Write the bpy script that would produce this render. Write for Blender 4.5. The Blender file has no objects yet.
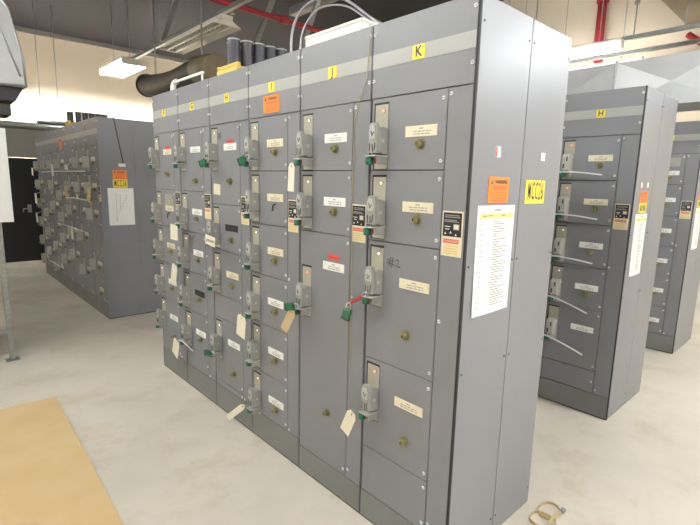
import bpy, bmesh, math, random
from mathutils import Vector, Matrix
random.seed(7)
C = bpy.context.scene.collection
PI = math.pi

# ------------------------------------------------------------------ materials
MATS = {}
def mat(name, col, rough=.5, metal=0, emit=None, es=0, noise=None, bump=None, spec=.5, trans=0, coat=0):
    """noise = (scale, second colour, amount, detail); bump = (scale, strength)"""
    m = bpy.data.materials.new(name); m.use_nodes = True
    nt = m.node_tree; b = nt.nodes['Principled BSDF']
    b.inputs['Base Color'].default_value = (*col, 1); b.inputs['Roughness'].default_value = rough
    b.inputs['Metallic'].default_value = metal; b.inputs['Specular IOR Level'].default_value = spec
    b.inputs['Transmission Weight'].default_value = trans
    b.inputs['Coat Weight'].default_value = coat
    if emit: b.inputs['Emission Color'].default_value = (*emit, 1); b.inputs['Emission Strength'].default_value = es
    tc = nt.nodes.new('ShaderNodeTexCoord')
    if noise:
        sc, c2, amt, det = noise
        n = nt.nodes.new('ShaderNodeTexNoise'); n.inputs['Scale'].default_value = sc; n.inputs['Detail'].default_value = det
        r = nt.nodes.new('ShaderNodeValToRGB'); r.color_ramp.elements[0].position = .5-amt; r.color_ramp.elements[1].position = .5+amt
        r.color_ramp.elements[0].color = (*col, 1); r.color_ramp.elements[1].color = (*c2, 1)
        nt.links.new(tc.outputs['Object'], n.inputs['Vector']); nt.links.new(n.outputs['Fac'], r.inputs['Fac'])
        nt.links.new(r.outputs['Color'], b.inputs['Base Color'])
    if bump:
        n2 = nt.nodes.new('ShaderNodeTexNoise'); n2.inputs['Scale'].default_value = bump[0]; n2.inputs['Detail'].default_value = 5
        bp = nt.nodes.new('ShaderNodeBump'); bp.inputs['Strength'].default_value = bump[1]; bp.inputs['Distance'].default_value = .01
        nt.links.new(tc.outputs['Object'], n2.inputs['Vector']); nt.links.new(n2.outputs['Fac'], bp.inputs['Height'])
        nt.links.new(bp.outputs['Normal'], b.inputs['Normal'])
    MATS[name] = m
    return m

def S(r, g, b):   # sRGB 0..255 -> linear
    f = lambda v: (v/255)/12.92 if v/255 <= .04045 else (((v/255)+.055)/1.055)**2.4
    return (f(r), f(g), f(b))

G1 = S(127,128,132); G2 = S(121,122,125)
mat('paint', G1, .42, 0, noise=(2.2, G2, .25, 5), bump=(160,.04))
mat('paint_side_lit', S(134,136,142), .36, 0, noise=(1.6, S(127,129,134), .3, 4), bump=(160,.03))  # same grey paint, lightened because the sides catch more light
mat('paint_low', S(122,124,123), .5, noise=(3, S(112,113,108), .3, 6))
mat('stripe', S(170,170,166), .45, noise=(3, S(160,160,156), .3, 4))
mat('gap', S(34,35,36), .7)
mat('kick', S(88,90,88), .6, noise=(4, S(70,72,68), .3, 5))
mat('plate', S(166,163,146), .4, 0)
mat('handle', S(150,150,145), .45, 0, bump=(90,.1))
mat('handle_edge', S(178,178,170), .4, 0)
mat('slot', S(40,40,40), .6)
mat('steel', S(190,190,188), .28, .9)
mat('screw', S(225,225,225), .3, .2)
mat('brass', S(146,142,100), .35, .2, noise=(40, S(112,106,66), .3, 3))
mat('white', S(232,232,226), .5)
mat('cream', S(226,218,190), .5, noise=(20, S(214,205,176), .3, 2))
mat('tagcream', S(232,226,206), .6, noise=(14, S(226,218,196), .3, 2))
mat('tagbrown', S(190,168,128), .6)
mat('ink', S(70,68,66), .6)
mat('inkgrey', S(150,148,144), .6)
mat('black', S(28,28,30), .5)
mat('softblack', S(40,40,44), .45)
mat('red', S(190,44,40), .5)
mat('dullred', S(158,66,60), .5)
mat('redlabel', S(214,84,66), .5)
mat('orange', S(244,138,48), .5)
mat('yellow', S(240,218,70), .5)
mat('paleyellow', S(236,230,130), .5)
mat('green', S(24,112,84), .4, noise=(60, S(20,96,72), .3, 2))
mat('greenlock', S(24,96,60), .35)
mat('paper', S(240,240,238), .6)
mat('led_red', (.8,.08,.05), .3, emit=(1,.15,.08), es=2.5)
mat('led_white', (.9,.85,.75), .3, emit=(1,.8,.6), es=1.5)
mat('pen', S(84,86,90), .6)
mat('penred', S(160,60,60), .6)
mat('tie', S(225,228,226), .35)
mat('box', S(222,222,218), .55)
mat('yfoam', S(226,200,110), .7, noise=(12, S(214,186,96), .3, 3))
mat('pipeblack', S(58,58,66), .4, noise=(8, S(48,48,54), .3, 3))
mat('piperim', S(176,176,180), .4)
mat('duct', S(186,188,188), .38, .55, noise=(7, S(168,170,170), .35, 6))
mat('sheetduct', S(206,208,210), .4, .15, noise=(7, S(192,194,195), .35, 6))
mat('galv', S(168,170,168), .4, .7, noise=(30, S(140,143,142), .3, 5))
mat('brownduct', S(70,58,44), .5, noise=(5, S(48,40,32), .3, 4))
mat('olive', S(128,116,86), .5, noise=(4, S(104,92,66), .3, 4))
mat('redpipe', S(160,40,50), .5)
mat('lamp', S(226,222,208), .45)
mat('tube_lit', (1,1,1), .5, emit=(.93,.97,1), es=75)
mat('tube_far', (1,1,1), .5, emit=(.95,.98,1), es=30)
mat('tube_c', (1,1,1), .5, emit=(1,.98,.95), es=11)
mat('tube_front', (1,1,1), .5, emit=(.95,.98,1), es=54)
mat('tube_strong', (1,1,1), .5, emit=(.95,.98,1), es=75)
mat('tube_bright', (1,1,1), .5, emit=(.95,.98,1), es=115)
mat('tube_wall_lit', (1,1,1), .5, emit=(1,.99,.97), es=300)
mat('tube_off', S(225,225,218), .3)
mat('ply', S(214,188,142), .65, noise=(3.2, S(202,172,122), .25, 8), bump=(30,.1))
mat('beigerope', S(168,160,134), .7)
mat('strap', S(196,176,134), .7)
mat('clear', S(200,196,205), .15, 0, trans=.35)
mat('wirehose', S(170,166,172), .3, .5)
mat('rubber', S(30,30,30), .7)
mat('door_black', S(24,25,28), .45)
mat('wood', S(210,186,156), .6)

def wallmat(name, c1, c2, seams=None):
    m = mat(name, c1, .8, noise=(.7, c2, .3, 5), bump=(40,.05))
    return m
wallmat('wall', S(212,202,186), S(204,194,178))
wallmat('wall_back', S(212,200,180), S(204,192,172))
wallmat('partition', S(158,154,144), S(146,142,132))
wallmat('ceil', S(46,47,54), S(41,42,49))
wallmat('slab', S(148,136,118), S(136,126,108))
wallmat('curb', S(236,232,220), S(226,221,208))

def floor_mat():
    m = bpy.data.materials.new('concrete'); m.use_nodes = True; nt = m.node_tree; N = nt.nodes; L = nt.links
    b = N['Principled BSDF']; tc = N.new('ShaderNodeTexCoord')
    def noise(sc, det, rough=.6, scale=(1,1,1)):
        mp = N.new('ShaderNodeMapping'); mp.inputs['Scale'].default_value = scale
        n = N.new('ShaderNodeTexNoise'); n.inputs['Scale'].default_value = sc; n.inputs['Detail'].default_value = det; n.inputs['Roughness'].default_value = rough
        L.new(tc.outputs['Object'], mp.inputs['Vector']); L.new(mp.outputs['Vector'], n.inputs['Vector']); return n
    def ramp(n, p0, c0, p1, c1):
        r = N.new('ShaderNodeValToRGB'); e = r.color_ramp.elements
        e[0].position = p0; e[0].color = (*c0, 1); e[1].position = p1; e[1].color = (*c1, 1)
        L.new(n.outputs['Fac'], r.inputs['Fac']); return r
    big = ramp(noise(.8, 6), .35, S(203,195,181), .68, S(224,216,201))
    st = ramp(noise(1.7, 9, .72, (1,.8,1)), .50, (1,1,1), .74, S(226,216,196))
    spk = ramp(noise(22, 3, .5), .72, (1,1,1), .80, S(170,152,128))
    m1 = N.new('ShaderNodeMixRGB'); m1.blend_type = 'MULTIPLY'; m1.inputs[0].default_value = .9
    m2 = N.new('ShaderNodeMixRGB'); m2.blend_type = 'MULTIPLY'; m2.inputs[0].default_value = .5
    L.new(big.outputs[0], m1.inputs[1]); L.new(st.outputs[0], m1.inputs[2]); L.new(m1.outputs[0], m2.inputs[1]); L.new(spk.outputs[0], m2.inputs[2])
    L.new(m2.outputs[0], b.inputs['Base Color']); b.inputs['Roughness'].default_value = .38
    b.inputs['Specular IOR Level'].default_value = .35
    MATS['concrete'] = m
floor_mat()

# ------------------------------------------------------------------ mesh builder
_txt = {}
def glyphs(s, size, fat=0):
    k = (s, size, fat)
    if k not in _txt:
        cu = bpy.data.curves.new('lettering', 'FONT'); cu.body = s; cu.size = size; cu.align_x = 'CENTER'; cu.align_y = 'CENTER'
        cu.resolution_u = 2; cu.offset = fat; cu.space_character = 1.3 if s.startswith('MCC') else 1
        o = bpy.data.objects.new('lettering', cu); C.objects.link(o)
        dg = bpy.context.evaluated_depsgraph_get(); me = bpy.data.meshes.new_from_object(o.evaluated_get(dg))
        bpy.data.objects.remove(o); _txt[k] = me
    return _txt[k]

class MB:
    def __init__(self): self.bm = bmesh.new(); self.ms = []
    def mi(self, m):
        if m not in self.ms: self.ms.append(m)
        return self.ms.index(m)
    def _set(self, faces, m, smooth=False):
        i = self.mi(m)
        for f in faces: f.material_index = i; f.smooth = smooth
    def poly(self, pts, m):
        f = self.bm.faces.new([self.bm.verts.new(p) for p in pts]); self._set([f], m); return self
    def box(self, a, b, m, bev=0, M=None):
        t = bmesh.new(); bmesh.ops.create_cube(t, size=1)
        a = Vector(a); b = Vector(b); c = (a+b)/2; d = b-a
        for v in t.verts: v.co = Vector((v.co.x*d.x, v.co.y*d.y, v.co.z*d.z)) + c
        if bev: bmesh.ops.bevel(t, geom=t.edges[:], offset=bev, segments=1, affect='EDGES')
        return self.merge(t, m, M)
    def merge(self, t, m, M=None, smooth=False):
        bmesh.ops.recalc_face_normals(t, faces=t.faces)
        if M is not None: bmesh.ops.transform(t, matrix=M, verts=t.verts)
        me = bpy.data.meshes.new('t'); t.to_mesh(me); t.free()
        n = len(self.bm.faces); self.bm.from_mesh(me); bpy.data.meshes.remove(me); self.bm.faces.ensure_lookup_table()
        self._set(self.bm.faces[n:], m, smooth); return self
    def prism(self, prof, axis, lo, hi, m, M=None):
        """prof = list of 2D points; axis 0: profile in yz, 1: xz, 2: xy"""
        t = bmesh.new()
        def p(q, v): return {0:(v,q[0],q[1]), 1:(q[0],v,q[1]), 2:(q[0],q[1],v)}[axis]
        A = [t.verts.new(p(q, lo)) for q in prof]; B = [t.verts.new(p(q, hi)) for q in prof]
        t.faces.new(A); t.faces.new(B[::-1]); n = len(prof)
        for i in range(n): t.faces.new((A[i], A[(i+1)%n], B[(i+1)%n], B[i]))
        return self.merge(t, m, M)
    def cyl(self, a, b, r, m, r2=None, seg=16, cap=True, smooth=True):
        a = Vector(a); b = Vector(b); d = b-a; r2 = r if r2 is None else r2
        t = bmesh.new(); bmesh.ops.create_cone(t, cap_ends=cap, segments=seg, radius1=r, radius2=r2, depth=d.length)
        M = Matrix.Translation((a+b)/2) @ d.to_track_quat('Z', 'Y').to_matrix().to_4x4()
        n = len(self.bm.faces); self.merge(t, m, M); self.bm.faces.ensure_lookup_table()
        if smooth:
            for f in self.bm.faces[n:]:
                if len(f.verts) == 4: f.smooth = True
        return self
    def tube(self, pts, r, m, seg=8, closed=False, flat=None):
        """sweep a round (or flat = (w, h) rectangular) section along points"""
        P = [Vector(p) for p in pts]; n = len(P); rings = []; t = bmesh.new(); up = Vector((0,0,1)); prev = None
        for i, p in enumerate(P):
            q0 = P[i-1] if (i or closed) else P[i]; q1 = P[(i+1)%n] if (i < n-1 or closed) else P[i]
            d = (q1-q0).normalized()
            if prev is None:
                u = d.cross(up)
                if u.length < .05: u = d.cross(Vector((1,0,0)))
            else: u = prev - d*prev.dot(d)
            u.normalize(); prev = u; w = d.cross(u)
            if flat: sec = [(flat[0]/2,flat[1]/2),(-flat[0]/2,flat[1]/2),(-flat[0]/2,-flat[1]/2),(flat[0]/2,-flat[1]/2)]
            else: sec = [(r*math.cos(2*PI*k/seg), r*math.sin(2*PI*k/seg)) for k in range(seg)]
            rings.append([t.verts.new(p+u*s+w*c) for s, c in sec])
        k = len(rings[0])
        for i in range(n if closed else n-1):
            A = rings[i]; B = rings[(i+1)%n]
            for j in range(k): t.faces.new((A[j], A[(j+1)%k], B[(j+1)%k], B[j]))
        if not closed: t.faces.new(rings[0]); t.faces.new(rings[-1][::-1])
        return self.merge(t, m, None, not flat)
    def text(self, s, size, m, M, sx=1, sy=1, fat=0):
        me = glyphs(s, size, fat); n = len(self.bm.faces); v0 = len(self.bm.verts)
        self.bm.from_mesh(me); self.bm.faces.ensure_lookup_table(); self.bm.verts.ensure_lookup_table()
        MM = M @ Matrix.Diagonal((sx, sy, 1, 1))
        for v in self.bm.verts[v0:]: v.co = MM @ v.co
        self._set(self.bm.faces[n:], m); return self
    def mesh(self, name):
        me = bpy.data.meshes.new(name); self.bm.to_mesh(me); self.bm.free()
        for m in self.ms: me.materials.append(MATS[m])
        return me
FRONT = Matrix.Rotation(PI/2, 4, 'X')                        # text in xy -> faces -y, reads along +x
SIDE = Matrix.Rotation(PI/2, 4, 'Z') @ FRONT                 # faces +x, reads along +y
def T(x, y, z): return Matrix.Translation((x, y, z))

def obj(name, me, parent=None, loc=(0,0,0), rot=(0,0,0)):
    if isinstance(me, MB): me = me.mesh(name)
    o = bpy.data.objects.new(name, me); C.objects.link(o); o.parent = parent; o.location = loc; o.rotation_euler = rot
    return o
def tag(o, label, cat, group=None):
    o['label'] = label; o['category'] = cat
    if group: o['group'] = group
    return o
def thing(name, label, cat, loc=(0,0,0), rot=(0,0,0), group=None):
    o = bpy.data.objects.new(name, None); C.objects.link(o); o.location = loc; o.rotation_euler = rot
    o.empty_display_size = .1
    return tag(o, label, cat, group)
def struct(name, me, loc=(0,0,0)):
    o = obj(name, me, None, loc); o['kind'] = 'structure'; return o

# ------------------------------------------------------------------ shared cabinet pieces
H = 2.286; D = .73
CACHE = {}
def cached(key, fn):
    if key not in CACHE: CACHE[key] = fn()
    return CACHE[key]

def screw_mesh():
    m = MB(); m.cyl((0,0,0), (0,-.004,0), .0085, 'screw', .006, 12); m.box((-.006,-.0046,-.0009), (.006,-.0038,.0009), 'slot')
    return m.mesh('screw')
def dark_screw_mesh():
    m = MB(); m.cyl((0,0,0), (.003,0,0), .0045, 'kick', .0035, 10); return m.mesh('side_screw')
def knob_mesh():
    m = MB(); m.cyl((0,0,0), (0,-.005,0), .022, 'brass', .022, 20); m.cyl((0,-.005,0), (0,-.024,0), .0175, 'brass', .014, 20)
    m.cyl((0,-.024,0), (0,-.028,0), .010, 'brass', .008, 16); m.box((-.002,-.0295,-.006), (.002,-.027,.006), 'slot')
    return m.mesh('knob')
def hook_mesh():
    m = MB(); m.tube([(0,0,.016),(0,-.016,.012),(0,-.018,-.012),(-.006,-.018,-.02)], .004, 'slot'); return m.mesh('hook_latch')
def plate_mesh():      # recessed beige operator plate with a dark left and top edge
    m = MB()
    m.box((-.009,-.0012,-.268), (.074,0,.009), 'gap')
    m.box((0,-.003,-.265), (.074,-.0008,0), 'plate')
    for z in (-.11, -.215): m.cyl((.066,-.003,z), (.066,-.007,z), .005, 'screw', seg=8)
    m.box((.010,-.004,-.262), (.064,-.003,-.245), 'handle_edge')
    return m.mesh('operator_plate')
def led_mesh(c):
    m = MB(); m.box((-.008,-.005,-.007), (.008,0,.007), 'plate'); m.cyl((0,-.004,0), (0,-.007,0), .005, c, seg=10); return m.mesh('indicator_light')
def handle_mesh():     # faceted grey operating handle standing out from the plate
    m = MB()
    m.prism([(0,-.118),(-.030,-.110),(-.046,-.116),(-.046,-.212),(-.022,-.222),(0,-.214)], 0, .000, .056, 'handle')
    m.prism([(.002,-.125),(.012,-.096),(.042,-.096),(.054,-.118),(.052,-.168),(.054,-.216),(.002,-.216),(.004,-.168)], 1, -.062, -.044, 'handle')
    m.prism([(.010,-.128),(.018,-.106),(.036,-.106),(.046,-.128),(.044,-.160),(.012,-.160)], 1, -.067, -.061, 'handle_edge')
    m.tube([(.022,-.0675,-.128),(.028,-.0675,-.148),(.038,-.0675,-.132)], .0022, 'slot', 4)
    m.tube([(.010,-.063,-.178),(.010,-.063,-.210)], .0022, 'slot', 4); m.tube([(.026,-.063,-.182),(.028,-.063,-.212)], .0022, 'slot', 4); m.tube([(.042,-.063,-.176),(.038,-.063,-.208)], .0022, 'slot', 4)
    m.box((-.008,-.046,-.132), (.003,-.036,-.120), 'white', .002)
    m.cyl((.054,-.03,-.165), (.058,-.03,-.165), .008, 'handle_edge', seg=10)
    return m.mesh('operating_handle')
def hasp_mesh():
    m = MB(); m.box((.006,-.078,-.231), (.062,-.0,-.226), 'handle_edge'); m.box((.052,-.06,-.262), (.058,0,-.226), 'handle')
    return m.mesh('hasp')
def redtab_mesh():
    m = MB(); m.box((.031,-.054,-.260), (.044,-.02,-.236), 'dullred', .002); return m.mesh('red_tab')
def plain_handle_mesh():   # lighter, worn handle of the far row
    m = MB(); m.prism([(0,-.10),(-.05,-.10),(-.066,-.12),(-.066,-.21),(-.03,-.225),(0,-.22)], 0, .012, .060, 'handle_edge')
    m.box((.02,-.068,-.20), (.03,-.0655,-.17), 'slot'); m.box((.042,-.068,-.15), (.05,-.0655,-.12), 'slot')
    return m.mesh('operating_handle')

def nameplate(kind, seed):
    def f():
        r = random.Random(seed); m = MB(); bg = {'c':'cream','w':'white','b':'black'}[kind]
        m.box((-.079,-.0025,-.021), (.079,0,.021), bg)
        if kind != 'b':
            m.box((-.010,-.0031,.008), (.012,-.0024,.012), 'inkgrey')
            for z in (-.001, -.011):
                x = -.045 + r.random()*.01
                while x < .045:
                    w = .008+r.random()*.014; m.box((x,-.0031,z-.002), (min(x+w,.05),-.0024,z+.002), 'inkgrey'); x += w+.005
        else:
            for x in (-.05,-.02,.01,.04): m.box((x,-.0031,-.004), (x+.018,-.0024,.003), 'ink')
        return m.mesh('name_plate')
    return cached(('np', kind, seed % 4), f)
def placard():
    m = MB(); w = .046
    m.box((-w,-.002,-.05), (w,0,.05), 'cream'); m.box((-w+.005,-.003,-.046), (w-.005,-.0015,.044), 'black')
    for z, a, b in ((.034,-.034,.030),(.027,-.034,.034),(.016,-.036,.020),(.010,-.036,.030)): m.box((a,-.0036,z-.0016), (b,-.0025,z+.0016), 'inkgrey')
    m.box((.006,-.0036,-.020), (.032,-.0025,.002), 'inkgrey'); m.box((.009,-.0040,-.017), (.029,-.0030,-.001), 'cream')
    for x, z in ((-.034,-.034),(-.010,-.030),(.014,-.038)): m.prism([(x,z-.004),(x+.009,z-.004),(x+.0045,z+.005)], 1, -.0036, -.0025, 'white')
    m.box((-.034,-.0036,-.010), (-.008,-.0025,-.007), 'white'); m.box((-.030,-.0036,-.020), (-.012,-.0025,-.017), 'white')
    return m.mesh('rating_placard')
def danger():
    m = MB(); m.box((-.046,-.002,-.036), (.046,0,.036), 'cream')
    m.box((-.038,-.0028,.014), (.032,-.0015,.030), 'redlabel'); m.text('DANGER', .017, 'cream', T(-.003,-.0032,.022) @ FRONT, .95, .8)
    for z in (.004,-.006,-.016,-.025): m.box((-.036,-.0028,z-.0022), (.030,-.0015,z+.0022), 'yfoam')
    return m.mesh('danger_label')
def warning(w, h, lines=True):
    def f():
        m = MB(); m.box((-w/2,-.002,-h/2), (w/2,0,h/2), 'orange')
        m.prism([(-w*.42,h*.2),(-w*.30,h*.2),(-w*.36,h*.40)], 1, -.0028, -.0015, 'ink')
        m.text('WARNING', h*.20, 'ink', T(w*.09,-.0032,h*.30) @ FRONT, min(w/h,1.5)*.62, 1, .0006)
        for z in (.12,.04): m.box((-w*.30,-.0028,h*z-.002), (w*.34,-.0015,h*z+.002), 'redlabel')
        for z in (-.12,-.22,-.32,-.41): m.box((-w*.34,-.0028,h*z-.0012), (w*.36,-.0015,h*z+.0012), 'redlabel')
        return m.mesh('warning_sticker')
    return cached(('warn', w, h), f)
def letter(ch):
    def f():
        m = MB(); m.box((-.030,-.0025,-.026), (.030,0,.026), 'yellow')
        m.text(ch, .05, 'ink', T(0,-.0032,0) @ FRONT, 1, 1.05, .0012); return m.mesh('letter_sticker')
    return cached(('let', ch), f)

SCREW = cached('screw', screw_mesh)

def section(x1, yf, w, doors, let, label, group, end=False, extras=None, kick=.15, letters=True, simple=False, detail=True):
    """one vertical cabinet of the row. x1 = its right edge. doors = list of (top, bottom, spec dict) or (top, bottom, None) for blank panels"""
    root = thing('motor_control_cabinet', label, 'electrical cabinet', (x1-w, yf, 0), group=group)
    m = MB(); m.box((.001,.020,.012), (w-.001,D-.001,H-.001), 'paint_side_lit'); m.box((.004,.0185,.014), (w-.004,.021,H-.004), 'gap')  # dark front sheet stands in for the shade in the panel gaps
    m.box((.004,.012,0), (w-.004,D-.02,.012), 'gap')
    obj('carcass', m, root)
    # header with the paler stripe
    m = MB(); m.box((.004,0,1.990), (w-.004,.018,H), 'paint', .0015); hd = obj('header_panel', m, root)
    m = MB(); m.box((.004,-.0012,2.108), (w-.004,.0002,2.166), 'stripe'); obj('stripe', m, hd)
    if detail:
        for x in (.014, w-.014):
            for z in (2.245, 2.06): obj('screw', SCREW, hd, (x,0,z))
    if let: obj('letter_sticker', letter(let), hd, (w-.257,-.0012,2.137))
    # kick plate
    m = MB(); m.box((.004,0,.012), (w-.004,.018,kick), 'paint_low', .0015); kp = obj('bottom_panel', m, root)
    m = MB(); m.box((.001,.004,0), (w-.001,.030,.011), 'kick'); obj('base_channel', m, root)
    # wireway door
    wx = w-.108
    m = MB(); m.box((wx,0,kick+.004), (w-.004,.018,1.986), 'paint', .0015); wd = obj('wireway_door', m, root)
    if detail:
        for z in (1.965, 1.10, .20): obj('screw', SCREW, wd, (wx+.013,0,z))
    cx = (wx+w-.005)/2
    obj('rating_placard', cached('plc', placard), wd, (cx,0,1.488)); obj('danger_label', cached('dng', danger), wd, (cx,0,1.402))
    for i, (zt, zb, sp) in enumerate(doors):
        m = MB(); m.box((.009,0,zb+.0018), (wx-.0035,.018,zt-.0018), 'paint', .0015)
        d = obj('cabinet_door' if sp is not None else 'blank_panel', m, root)
        if detail:
            for z in ((zt-.034, zb+.034) if zt-zb > .2 else ((zt+zb)/2,)): obj('screw', SCREW, d, (wx-.020,0,z))
        if sp is None: continue
        px = .032
        if sp.get('op', 1):
            rt = zt-sp.get('drop', .028)
            obj('operator_plate', cached('opl', plate_mesh), d, (px,0,rt))
            c = sp.get('led', 'led_white')
            if c: obj('indicator_light', cached(('led', c), lambda: led_mesh(c)), d, (px+.050,-.002,rt-.026))
            if simple: obj('operating_handle', cached('hnd2', plain_handle_mesh), d, (px+.006,0,rt+.012))
            else: obj('operating_handle', cached('hnd', handle_mesh), d, (px+.018,0,rt+.016))
            obj('hasp', cached('hsp', hasp_mesh), d, (px+.014,0,rt+.016))
            if sp.get('red', 1) : obj('red_tab', cached('rt', redtab_mesh), d, (px+.014,0,rt+.016))
            sp['lock'] = (x1-w+px+.026, yf-.056, rt-.232)
        if sp.get('np', 'c'): obj('name_plate', nameplate(sp.get('np', 'c'), i+hash(let or 'a') % 3 if False else i), d, (w-.229,0,zt-sp.get('nz', .147)))
        if sp.get('red_over'):
            m = MB(); m.box((-.04,-.002,0), (.045,0,.026), 'redlabel'); m.box((-.034,-.0028,.009), (.036,-.0018,.015), 'red'); obj('red_sticker', m, d, (w-.229,-.0,zt-.126))
        kz = sp.get('kz', .196)
        if kz: obj('knob', cached('knb', knob_mesh), d, (w-sp.get('kx', .229),0,zt-kz))
        if sp.get('hook'): obj('hook_latch', cached('hok', hook_mesh), d, (w-.229,0,zt-.20))
        if sp.get('grille'):
            m = MB(); m.box((-.075,-.004,-.042), (.075,0,.042), 'plate')
            for k in range(7): m.box((-.066,-.0065,-.036+k*.0115), (.066,-.003,-.031+k*.0115), 'inkgrey')
            obj('louvre_vent', m, d, (w-.229,0,zt-.08))
        if sp.get('beige'):
            m = MB(); m.prism([(-.048,-.034),(.044,-.040),(.050,.030),(-.044,.036)], 1, -.002, 0, 'cream'); obj('blank_label', m, d, (.085,0,1.575))
        if sp.get('pen'):
            m = MB()
            for st in sp['pen']: m.tube([(a-(x1-w),-.0008,b) for a, b in st], .0022, 'penred' if sp.get('penred') else 'pen', 4)
            obj('handwriting', m, d)
    if end:
        oz, yz, yh, oh = {'MCC26':(1.62,1.613,.100,.100),'MCC3A':(1.667,1.568,.096,.100),'MCC':(1.585,1.510,.066,.082)}[end]
        m = MB(); m.box((w-.0045,.0015,.010), (w+.0035,.0135,H), 'paint_side_lit' if end == 'MCC3A' else 'gap'); obj('corner_seam_strip', m, root)  # dark strip painted in for the shaded corner seam; plain paint on MCC3A
        m = MB(); m.box((w-.0005,.014,.010), (w+.004,.3735,H), 'paint_side_lit', .001); sa = obj('front_side_panel', m, root)
        m = MB(); m.box((w-.0005,.3785,.010), (w+.004,D,H), 'paint_side_lit', .001); sb = obj('rear_side_panel', m, root)
        for p, ys in ((sa,(.030,.355)), (sb,(.395,.715))):
            for y in ys:
                for z in (2.20, 1.33, .90, .10): obj('side_screw', cached('dsc', dark_screw_mesh), p, (w+.004,y,z))
        rot = (0,0,PI/2)
        obj('warning_sticker', warning(.150,oh), sa, (w+.0042,.205,oz), rot)
        if end != True:
            m = MB(); hw = .087 if end == 'MCC26' else .078; m.box((-hw,-.002,-yh/2), (hw,0,yh/2), 'yellow')
            if end == 'MCC':
                for k in range(4): m.box((-.055+k*.03,-.003,-.02), (-.040+k*.03,-.0015,.02), 'ink')
            else: m.text(end, .072, 'ink', T(0,-.0032,0) @ FRONT, .51 if end == 'MCC26' else .46, 1.5*yh/.1, .0005)
            obj('row_name_sticker', m, sb if end == 'MCC26' else sa, (w+.0042,.508,1.613) if end == 'MCC26' else (w+.0042,.205,yz), rot)
    root['label'] = label
    return root

# paper lists (taped sheets) -------------------------------------------------
def paper_list(x, y0, y1, zt, zb, label, skew=0, sheet=False):
    t = MB(); n = 8
    def bulge(u, v): return .0012 + .004*math.sin(PI*u)*(.3+.7*v) + (.004*(v**3)*(1-u))
    W = y1-y0; Hh = zt-zb
    bm = t.bm; g = []
    for j in range(n+1):
        v = j/n; row = []
        for i in range(n+1):
            u = i/n; row.append(bm.verts.new((x+bulge(u, v), y0+W*u+skew*v*(1-u), zt-Hh*v)))
        g.append(row)
    fs = [bm.faces.new((g[j][i], g[j+1][i], g[j+1][i+1], g[j][i+1])) for j in range(n) for i in range(n)]
    t._set(fs, 'paper', True)
    r = random.Random(int(abs(x)*100)+3)
    def strip(u0, u1, v0, v1, mt):
        k = 4
        for q in range(k):
            a = u0+(u1-u0)*q/k; b = u0+(u1-u0)*(q+1)/k
            P = [(a,v0),(a,v1),(b,v1),(b,v0)]
            t.poly([(x+bulge(u,v)+.0016, y0+W*u+skew*v*(1-u), zt-Hh*v) for u, v in P], mt)
    if sheet:
        for a, b, c in ((.30,.1,.9),(.45,.15,.6)): strip(a,a+.012,b,c,'inkgrey')
        for k in range(7): strip(.40+k*.05,.45+k*.05,.62-k*.07,.635-k*.07,'inkgrey')
        return tag(obj('paper_list', t), label, 'paper sheet', 'printed lists taped to cabinet sides')
    strip(.06,.95,.07,.115,'paleyellow'); strip(.42,.60,.035,.05,'inkgrey')
    for a in (.12,.26,.62): strip(a,a+.12,.085,.098,'inkgrey')
    for uu in (.24,.38): strip(uu,uu+.006,.12,.93,'inkgrey')
    for k in range(34):
        v = .14+k*.0235; strip(.42,.42+.1+.36*r.random(),v,v+.0075,'inkgrey')
        if k % 2: strip(.07,.16,v,v+.006,'inkgrey')
    o = obj('paper_list', t)
    return tag(o, label, 'paper sheet', 'printed lists taped to cabinet sides')

ROWG = 'cabinets of the front row'
Z6 = [1.988,1.690,1.385,1.083,.778,.465,.182]
OPS = []    # (section letter, door number, spec) for things hung on handles
def dd(*a): return [list(t) for t in a]
mainX = [0,-.511,-1.020,-1.524,-2.024,-2.524,-3.028]
names = 'KJIHGF'
doorsK = dd((1.988,1.690,dict(led='led_red')),(1.690,1.385,dict(np='c')),(1.385,.838,dict(kz=.385,kx=.26,nz=.165,led='led_white',pen=[
      [(-.384,1.309),(-.345,1.306)],[(-.386,1.296),(-.345,1.293)],[(-.366,1.322),(-.372,1.284)],[(-.352,1.321),(-.358,1.280)],
      [(-.333,1.311),(-.327,1.318),(-.318,1.312),(-.320,1.302),(-.336,1.288),(-.308,1.286)]])),(.838,.388,dict(kz=.32,kx=.243,nz=.152,led='led_red')),(.388,.152,None))
doorsJ = dd((1.988,1.690,dict(np='w')),(1.690,1.385,dict(np='w')),(1.385,.152,dict(drop=.19,nz=.160,kz=.94,kx=.26,np='w',red_over=1,led='led_red')))
doorsI = dd(*[(Z6[i],Z6[i+1],dict(np='c' if i < 3 else 'w')) for i in range(6)])
doorsI[1][2].update(kz=0, hook=1)
doorsH = dd((1.988,1.475,dict(np='w',red_over=1,kz=.36,beige=1,pen=[[(-1.905,1.895),(-1.898,1.93),(-1.885,1.925)],[(-1.888,1.905),(-1.872,1.935)],[(-1.88,1.89),(-1.862,1.915)]])),
      (1.475,1.165,dict(np='b',kz=.222)),(1.165,.855,dict(kz=.215)),(.855,.690,None),(.690,.225,dict(np='w',kz=.352)),(.225,.182,None))
doorsG = dd((1.988,1.550,dict(np='w',kz=.362)),(1.550,1.250,dict(np='w')),(1.250,.948,dict(np='w',pen=[
      [(-2.39,1.19),(-2.385,1.225),(-2.365,1.215),(-2.385,1.205)],[(-2.345,1.225),(-2.33,1.19),(-2.31,1.225)],[(-2.28,1.19),(-2.275,1.192)]])),(.948,.640,dict(np='b')),(.640,.340,dict(np='w')),(.340,.182,None))
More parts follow.
